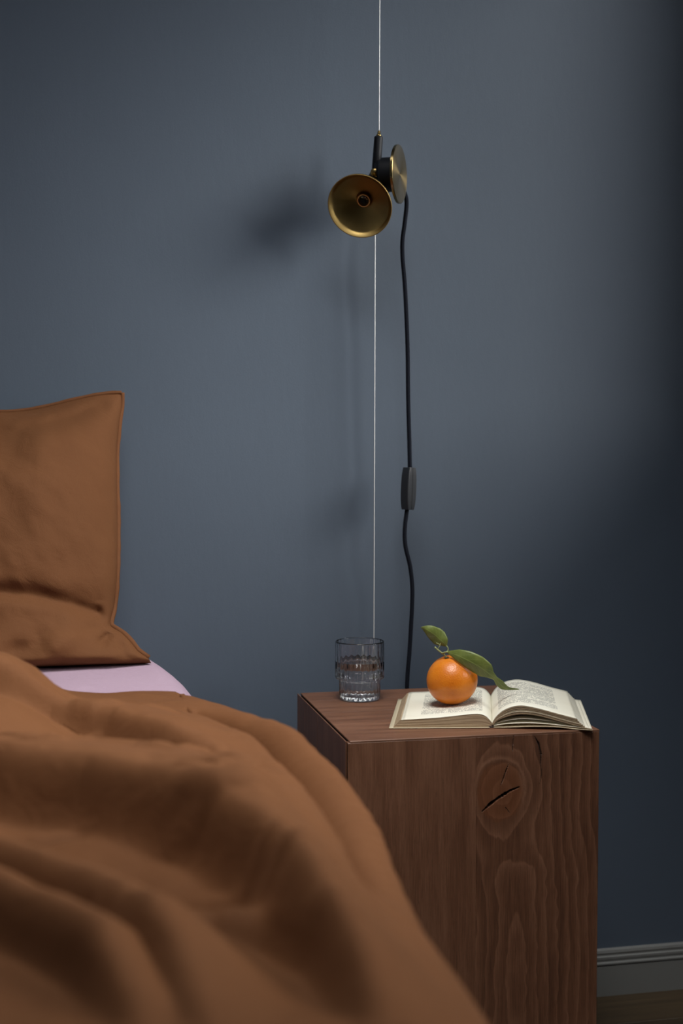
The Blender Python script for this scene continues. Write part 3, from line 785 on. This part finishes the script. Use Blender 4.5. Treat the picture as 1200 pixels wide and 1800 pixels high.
# right half: a fan of leaves
Rtop = [(.0030, .0060), (.0048, .0100), (.0085, .0165), (.0152, .0237), (.0259, .0312), (.0411, .0356), (.0548, .0358), (.0762, .0321), (.1005, .0257), (.1335, .0175)]
Rmid = [(.0050, .0050), (.0090, .0105), (.0184, .0155), (.0367, .0212), (.0549, .0226), (.0823, .0190), (.1127, .0118), (.1480, .0035)]
Rlow = [(.0060, .0042), (.0160, .0058), (.0300, .0078), (.0520, .0092), (.0824, .0090), (.1279, .0052), (.1560, .0030)]
def blend(A, B, k, n=11):
    ca = catmull([(a, b, 0) for a, b in A], 8)[:, :2]; cb = catmull([(a, b, 0) for a, b in B], 8)[:, :2]
    out = []
    for s in np.linspace(0, 1, n):
        pa = np.array([np.interp(s, np.linspace(0, 1, len(ca)), ca[:, j]) for j in (0, 1)]); pb = np.array([np.interp(s, np.linspace(0, 1, len(cb)), cb[:, j]) for j in (0, 1)])
        out.append(tuple(pa * (1 - k) + pb * k))
    return out
leaf_sheet('page', blend(Rtop, Rmid, 0.0), uR, 0, BL, .0004, M_PAGE, wob=.0002, seed=3)
for j, (k, th) in enumerate(((.06, .0018), (.24, .0020), (.45, .0016), (.62, .0016), (.82, .0020), (1.0, .0006))):
    leaf_sheet('page_gathering', blend(Rtop, Rmid, k), uR, .0004 * (j % 3), BL - .0005, th, M_PAGE, wob=.0003, seed=4 + j, taper=.3)
leaf_sheet('page', blend(Rmid, Rlow, .55), uR, .002, BL - .002, .0004, M_PAGE, seed=11)
leaf_sheet('page', blend(Rlow, Rlow, 0), uR, .0, BL, .0008, M_PAGE, seed=12)
leaf_sheet('cover', [(.006, .0018), (.03, .0026), (.06, .0046), (.10, .0050), (.13, .0024), (.157, .0012)], uR, -.002, BL + .003, .0009, M_COVER)
V = [];
for t in (0, BL):
    for u, w in ((-.004, .0004), (.008, .0004), (.007, .0040), (.0035, .0055), (.0, .0040)): V.append(BK + bv * t + uL * u + np.array([0, 0, w + Z0]))
mesh('spine', V, [(0, 1, 2, 3, 4), (9, 8, 7, 6, 5)] + [(i, i + 5, (i + 1) % 5 + 5, (i + 1) % 5) for i in range(5)], M_SPINE, book, False, BKO)

# ------------------------------------------------------------------ orange with two leaves
OR = .0413; OC = np.array([.2085, .150, .0192 + .0397 - .0004])
orange = thing('orange', 'ripe orange with two green leaves resting on the open book', 'orange', (OC[0], OC[1], Z0 + OC[2] - .0397)); OO = (OC[0], OC[1], Z0 + OC[2] - .0397)
def fruit():
    n, m = 64, 40; V = []
    ax = Vector((-.26, -.10, .96)).normalized(); q = Vector((0, 0, 1)).rotation_difference(ax)
    for i in range(n):
        t = 2 * math.pi * i / n
        for j in range(m + 1):
            p = math.pi * j / m; r = 1.0
            r -= .045 * math.exp(-(p / .20) ** 2) ; r += .012 * math.exp(-((p - .42) / .25) ** 2) * (1 + .35 * math.cos(5 * t)); r -= .02 * math.exp(-((math.pi - p) / .25) ** 2)
            v = Vector((math.sin(p) * math.cos(t), math.sin(p) * math.sin(t), .955 * math.cos(p))) * r * OR
            v = q @ v; V.append((v.x + OC[0], v.y + OC[1], v.z + OC[2] + Z0))
    return V, grid_faces(n, m + 1, wrap_u=True), np.array(OC) + np.array(ax) * OR * .912
V, F, tip = fruit()
fr = mesh('fruit', V, F, M_ORANGE, orange, True, OO)
bm = bmesh.new(); bm.from_mesh(fr.data); bmesh.ops.remove_doubles(bm, verts=bm.verts, dist=1e-6); bmesh.ops.recalc_face_normals(bm, faces=bm.faces); bm.to_mesh(fr.data); bm.free()
fr.data.polygons.foreach_set('use_smooth', [True] * len(fr.data.polygons))
tipw = tip + np.array([0, 0, Z0])
def Zp(l): return [np.array(p) + np.array([0, 0, Z0]) for p in l]
# calyx: five-lobed star
V = [tuple(tipw + np.array([0, 0, .0022]))]; F = []
for k in range(20):
    a = 2 * math.pi * k / 20; r = .0058 if k % 4 == 0 else (.0036 if k % 4 == 2 else .0045)
    V.append(tuple(tipw + np.array([r * math.cos(a), r * math.sin(a), .0006 + .0010 * (k % 4 == 2)])))
for k in range(20): F.append((0, 1 + k, 1 + (k + 1) % 20))
F.append(tuple(range(20, 0, -1)))
mesh('calyx', V, F, M_CALYX, orange, False, OO)
ty = float(tip[1])
def twig(name, pts, r): mesh(name, *tube_geo(catmull(Zp(pts), 5), r, 8), M_STEM, orange, True, OO)
st = [(tip[0], ty, tip[2] - .001), (.1945, ty, .1000), (.1905, ty, .1030)]
twig('stem', st + [(.1840, ty - .001, .1080), (.1782, ty, .1135)], .0014)
twig('leaf_stalk', [(.1915, ty, .1022), (.1965, ty, .1040), (.2003, ty, .1075), (.2000, ty, .1115), (.1975, ty, .1150)], .0010)
twig('leaf_stalk', [(.1900, ty, .1030), (.1945, ty - .003, .1050), (.1985, ty - .007, .1058)], .0011)
twig('twig', [(.1845, ty, .1075), (.1835, ty - .002, .1120), (.1858, ty - .003, .1155), (.1862, ty - .003, .1195)], .0007)
twig('twig', [(.1858, ty - .003, .1165), (.1825, ty - .004, .1195), (.1795, ty - .004, .1205)], .0006)
def leaf(name, pts, lat, hw, cup, wave=0.0, n=30, m=11):
    c = catmull(Zp(pts), 8); k = len(c); s = np.linspace(0, 1, k)
    W = np.interp(s, np.linspace(0, 1, len(hw)), hw); Ls = np.array([[np.interp(x, np.linspace(0, 1, len(lat)), [l[j] for l in lat]) for j in range(3)] for x in s])
    V = []; UV = []; T = np.gradient(c, axis=0)
    for i in range(k):
        t = T[i] / np.linalg.norm(T[i]); l = Ls[i] - t * (Ls[i] @ t); l /= np.linalg.norm(l); nn = np.cross(t, l)
        for j in range(m):
            a = -1 + 2 * j / (m - 1); w = W[i]
            z = -cup * abs(a) ** 1.5 * w + wave * w * math.sin(s[i] * 16 + (2 if a > 0 else 0)) * abs(a)
            V.append(c[i] + l * a * w + nn * z); UV.append((s[i], a))
    o = mesh(name, V, grid_faces(k, m), M_LEAF, orange, True, OO); me = o.data
    uvl = me.uv_layers.new(name='UVMap'); vi = np.zeros(len(me.loops), int); me.loops.foreach_get('vertex_index', vi); uvl.data.foreach_set('uv', np.array(UV)[vi].ravel())
    sd = o.modifiers.new('t', 'SOLIDIFY'); sd.thickness = .0005
    return o
leaf('leaf', [(.1978, ty, .1142), (.1930, ty - .002, .1200), (.1862, ty - .003, .1262), (.1780, ty - .003, .1335), (.1690, ty - .002, .1400), (.1615, ty, .1438), (.1552, ty, .1462)],
     [(.74, -.20, .62), (.68, -.30, .66)], [.0012, .0085, .0125, .0125, .0090, .0045, .0004], -.35, .10)
leaf('leaf', [(.1972, ty - .004, .1054), (.2085, ty - .024, .1030), (.2215, ty - .036, .0968), (.2370, ty - .042, .0880), (.2500, ty - .043, .0790), (.2590, ty - .041, .0718), (.2680, ty - .038, .0650), (.2765, ty - .034, .0565), (.2850, ty - .030, .0490), (.2960, ty - .027, .0455), (.3120, ty - .025, .0440)],
     [(.42, -.45, .80), (.46, -.40, .80), (.52, -.35, .78), (.60, -.35, .72), (.75, -.30, .60), (.45, -.60, .66), (.35, -.60, .70)],
     [.0012, .0095, .0140, .0160, .0138, .0068, .0036, .0066, .0062, .0030, .0010], .22, .10)

# ------------------------------------------------------------------ hanging lamp
LX, LY = .1555, .450
lamp = thing('pendant_lamp', 'brass reading lamp with black stem hanging on a taut wire over the nightstand', 'lamp', (LX, LY, Z0 + .86)); LO = (LX, LY, Z0 + .86)
def W(p): return np.array(p, float) + np.array([0, 0, Z0])
topz = ZC - Z0
wire_pts = [(.1606, LY, topz), (.1604, LY, 1.2293), (.1596, LY, 1.0011), (.1590, LY, .985)]
mesh('wire', *tube_geo([W(p) for p in wire_pts], .0008, 8), M_WIRE, lamp, True, LO)
mesh('wire', *tube_geo([W(p) for p in ((.1545, LY, .905), (.1528, LY, .83), (.1526, LY, .8071), (.1513, LY, .0857), (.1500, LY, -.60), (.1500, LY, -.648))], .0008, 8), M_WIRE, lamp, True, LO)
V, F = lathe([(0, -.012), (.018, -.012), (.020, -.008), (.020, 0), (0, 0)], 24); mesh('ceiling_cup', np.array(V) + W((.1606, LY, topz)), F, M_BLACK, lamp, True, LO)
def along(geo, p0, p1):
    """place a z-axis lathe so that its axis runs from p0 to p1"""
    d = Vector(np.array(p1) - np.array(p0)).normalized(); q = Vector((0, 0, 1)).rotation_difference(d); b = Vector(p0)
    return [tuple(q @ Vector(v) + b) for v in geo[0]], geo[1]
def L_(prof, p0, p1, n=32): return along(lathe(prof, n), W(p0), W(p1))
s0, s1 = (.1537, LY, .9200), (.1590, LY, .9890)
mesh('stem', *L_([(0, 0), (.0078, 0), (.0080, .002), (.0080, .0672), (.0074, .0690), (.0040, .0692), (0, .0692)], s0, s1), M_BLACK, lamp, True, LO)
mesh('wire_ferrule', *L_([(0, .0685), (.0046, .0688), (.0048, .0712), (.0036, .0730), (.0030, .0735), (.0028, .0780), (.0014, .0795), (0, .0796)], s0, s1, 20), M_BRASS_S, lamp, True, LO)
# fork: bracket plates running down-left to the shade and across to the reel
def plate(outline, y0, y1):
    n = len(outline); V = [W((x, y0, z)) for x, z in outline] + [W((x, y1, z)) for x, z in outline]
    return V, [tuple(range(n)), tuple(range(n, 2 * n))[::-1]] + [(i, n + i, n + (i + 1) % n, (i + 1) % n) for i in range(n)]
o = mesh('bracket', *plate([(.1455, .9280), (.1615, .9290), (.1740, .9200), (.1760, .9020), (.1690, .8960), (.1650, .8880), (.1570, .8830), (.1480, .8900), (.1360, .9040), (.1400, .9150)], LY - .011, LY + .011), M_BLACK, lamp, False, LO); bevel(o, .003, 2)
mesh('hinge_knob', *L_([(0, 0), (.0084, 0), (.0088, .0015), (.0080, .0050), (.0050, .0068), (0, .0072)], (.1500, LY - .010, .9225), (.1478, LY - .020, .9215), 24), M_BRASS_S, lamp, True, LO)

# shade: shallow spun cone with a cylindrical lip, facing the bed; built about local +Z = opening
F_ = np.array([math.sin(yaw), math.cos(yaw), 0]); R_ = np.array([math.cos(yaw), -math.sin(yaw), 0])
SC = np.array([.1140, .4060, .8560])                      # centre of the opening
axis = Vector((-.225, -.96, -.172)) * math.cos(.45) + (Vector(R_) * -.55 + Vector((0, 0, -.83))) * math.sin(.45); axis.normalize()
SK_ = .80
shade_prof = [(.0085, -.047), (.0130, -.0465), (.0180, -.0435), (.0545, -.0125), (.0568, -.0110), (.0578, -.0080), (.0588, -.0004), (.0582, .0004), (.0574, -.0002), (.0530, -.0088), (.0518, -.0104), (.0500, -.0122), (.0165, -.0405), (.0120, -.0430), (.0085, -.0430)]
shade_prof = [(r * .985, z * SK_) for r, z in shade_prof]
V, F = lathe(shade_prof, 96, close=True)
me = bpy.data.meshes.new('shade'); me.from_pydata(V, [], F); me.update()
shade = link('shade', me, M_BRASS, lamp, True)
q = Vector((0, 0, 1)).rotation_difference(axis); shade.rotation_mode = 'QUATERNION'; shade.rotation_quaternion = q
shade.location = Vector(W(SC)) - Vector(LO)
def sub(name, prof, mat, n=32):
    V, F = lathe([(r, z * SK_) for r, z in prof], n); me = bpy.data.meshes.new(name); me.from_pydata(V, [], F); me.update(); return link(name, me, mat, shade, True)
sub('socket', [(0, -.066), (.0110, -.066), (.0115, -.064), (.0115, -.0380), (.0108, -.0372), (.0098, -.0380), (.0095, -.0440), (0, -.0440)], M_BLACK)
sub('socket_ring', [(.0100, -.0395), (.0125, -.0400), (.0125, -.0372), (.0112, -.0362), (.0098, -.0368)], M_BRASS_S)
sub('bulb', [(0, -.0440), (.0070, -.0440), (.0078, -.0400), (.0070, -.0345), (.0045, -.0305), (0, -.0292)], m_glass('frosted_bulb', 1.4, (.95, .85, .65, 1), .25))
# neck between the bracket and the back of the shade
back_pt = SC + np.array(axis) * -.048
mesh('neck', *tube_geo([W(back_pt), W(back_pt + np.array([.006, .012, .012])), W((.1560, LY - .004, .8990))], .0075, 16), M_BLACK, lamp, True, LO)

# cord reel: black drum behind a brass disc
dn = Vector((-.225, -.96, -.17)) * math.cos(1.27) + Vector(R_) * math.sin(1.27) + Vector((0, 0, .045)); dn.normalize()
DC = np.array([.1865, .405, .9150])
def reel(name, prof, mat, n=72, parent=lamp, base=None):
    V, F = lathe(prof, n); me = bpy.data.meshes.new(name); me.from_pydata(V, [], F); me.update(); o = link(name, me, mat, parent, True)
    if parent is lamp:
        o.rotation_mode = 'QUATERNION'; o.rotation_quaternion = Vector((0, 0, 1)).rotation_difference(dn); o.location = Vector(W(DC)) - Vector(LO)
    return o
rd = reel('reel_disc', [(0, -.0052), (.0500, -.0052), (.0510, -.0046), (.0510, -.0006), (.0504, 0), (.0496, .0001), (.0040, .0004), (0, -.0010)], M_DISC)
m = rd.modifiers.new('es', 'EDGE_SPLIT'); m.split_angle = .5
dr = reel('reel_drum', [(0, -.0330), (.0280, -.0330), (.0300, -.0310), (.0300, -.0052), (0, -.0052)], M_BLACK); m = dr.modifiers.new('es', 'EDGE_SPLIT'); m.split_angle = .6
mesh('reel_arm', *tube_geo([W((.1580, LY, .9400)), W(DC + np.array(dn) * -.0300)], .0095, 16), M_BLACK, lamp, True, LO)

cy = .462
c1 = [(.1880, cy - .010, .9350), (.2040, cy + .002, .9080), (.2139, cy, .8811), (.2108, cy, .8403), (.2067, cy, .8096), (.2067, cy, .7790), (.2111, cy, .728), (.2145, cy, .6666), (.2168, cy, .605), (.218, cy, .5225), (.2204, cy, .4398), (.2216, cy, .3940)]
c2 = [(.2164, cy, .3210), (.2122, cy, .284), (.2134, cy, .2527), (.2221, cy, .216), (.2265, cy, .1793), (.2266, cy, .1478), (.2245, cy, .1059), (.2214, cy, .0534), (.2172, cy, -.0044), (.214, cy, -.15), (.216, cy, -.35), (.220, cy, -.55), (.235, cy, -.635), (.275, cy, -.6442), (.36, cy, -.6442)]
mesh('power_cord', *tube_geo(catmull([W(p) for p in c1], 8), .0040, 10), M_CORD, lamp, True, LO)
mesh('power_cord', *tube_geo(catmull([W(p) for p in c2], 8), .0040, 10), M_CORD, lamp, True, LO)
# inline switch: a faceted lozenge, flat face turned to the room, seam down the middle
def switch():
    SCc = W((.2192, cy, .3577)); tilt = -.05; ang = math.radians(33)     # turned so its left flank shows
    hgt = .0388; sw = Matrix.Translation(Vector(SCc)) @ Matrix.Rotation(ang, 4, 'Z') @ Matrix.Rotation(.055, 4, 'Y')
    def half(sx):
        V = []; zs = np.linspace(-hgt, hgt, 13)
        for z in zs:
            k = 1 - .30 * abs(z / hgt) ** 3.0; wd = .0122 * k
            for x, y in ((.0004, -.0095), (wd * .86, -.0095), (wd, -.0080), (wd, .0080), (wd * .86, .0095), (.0004, .0095)):
                V.append((sx * x, y * (1 - .10 * abs(z / hgt) ** 4), z))
        F = grid_faces(13, 6, wrap_v=True) + [tuple(range(6)), tuple(range(72, 78))[::-1]]
        return [tuple(sw @ Vector(p)) for p in V], F
    root = None
    for sx in (-1, 1):
        o = mesh('inline_switch', *half(sx), M_PLASTIC, lamp, False, LO); bevel(o, .0006, 2)
        bm = bmesh.new(); bm.from_mesh(o.data); bmesh.ops.recalc_face_normals(bm, faces=bm.faces); bm.to_mesh(o.data); bm.free()
switch()
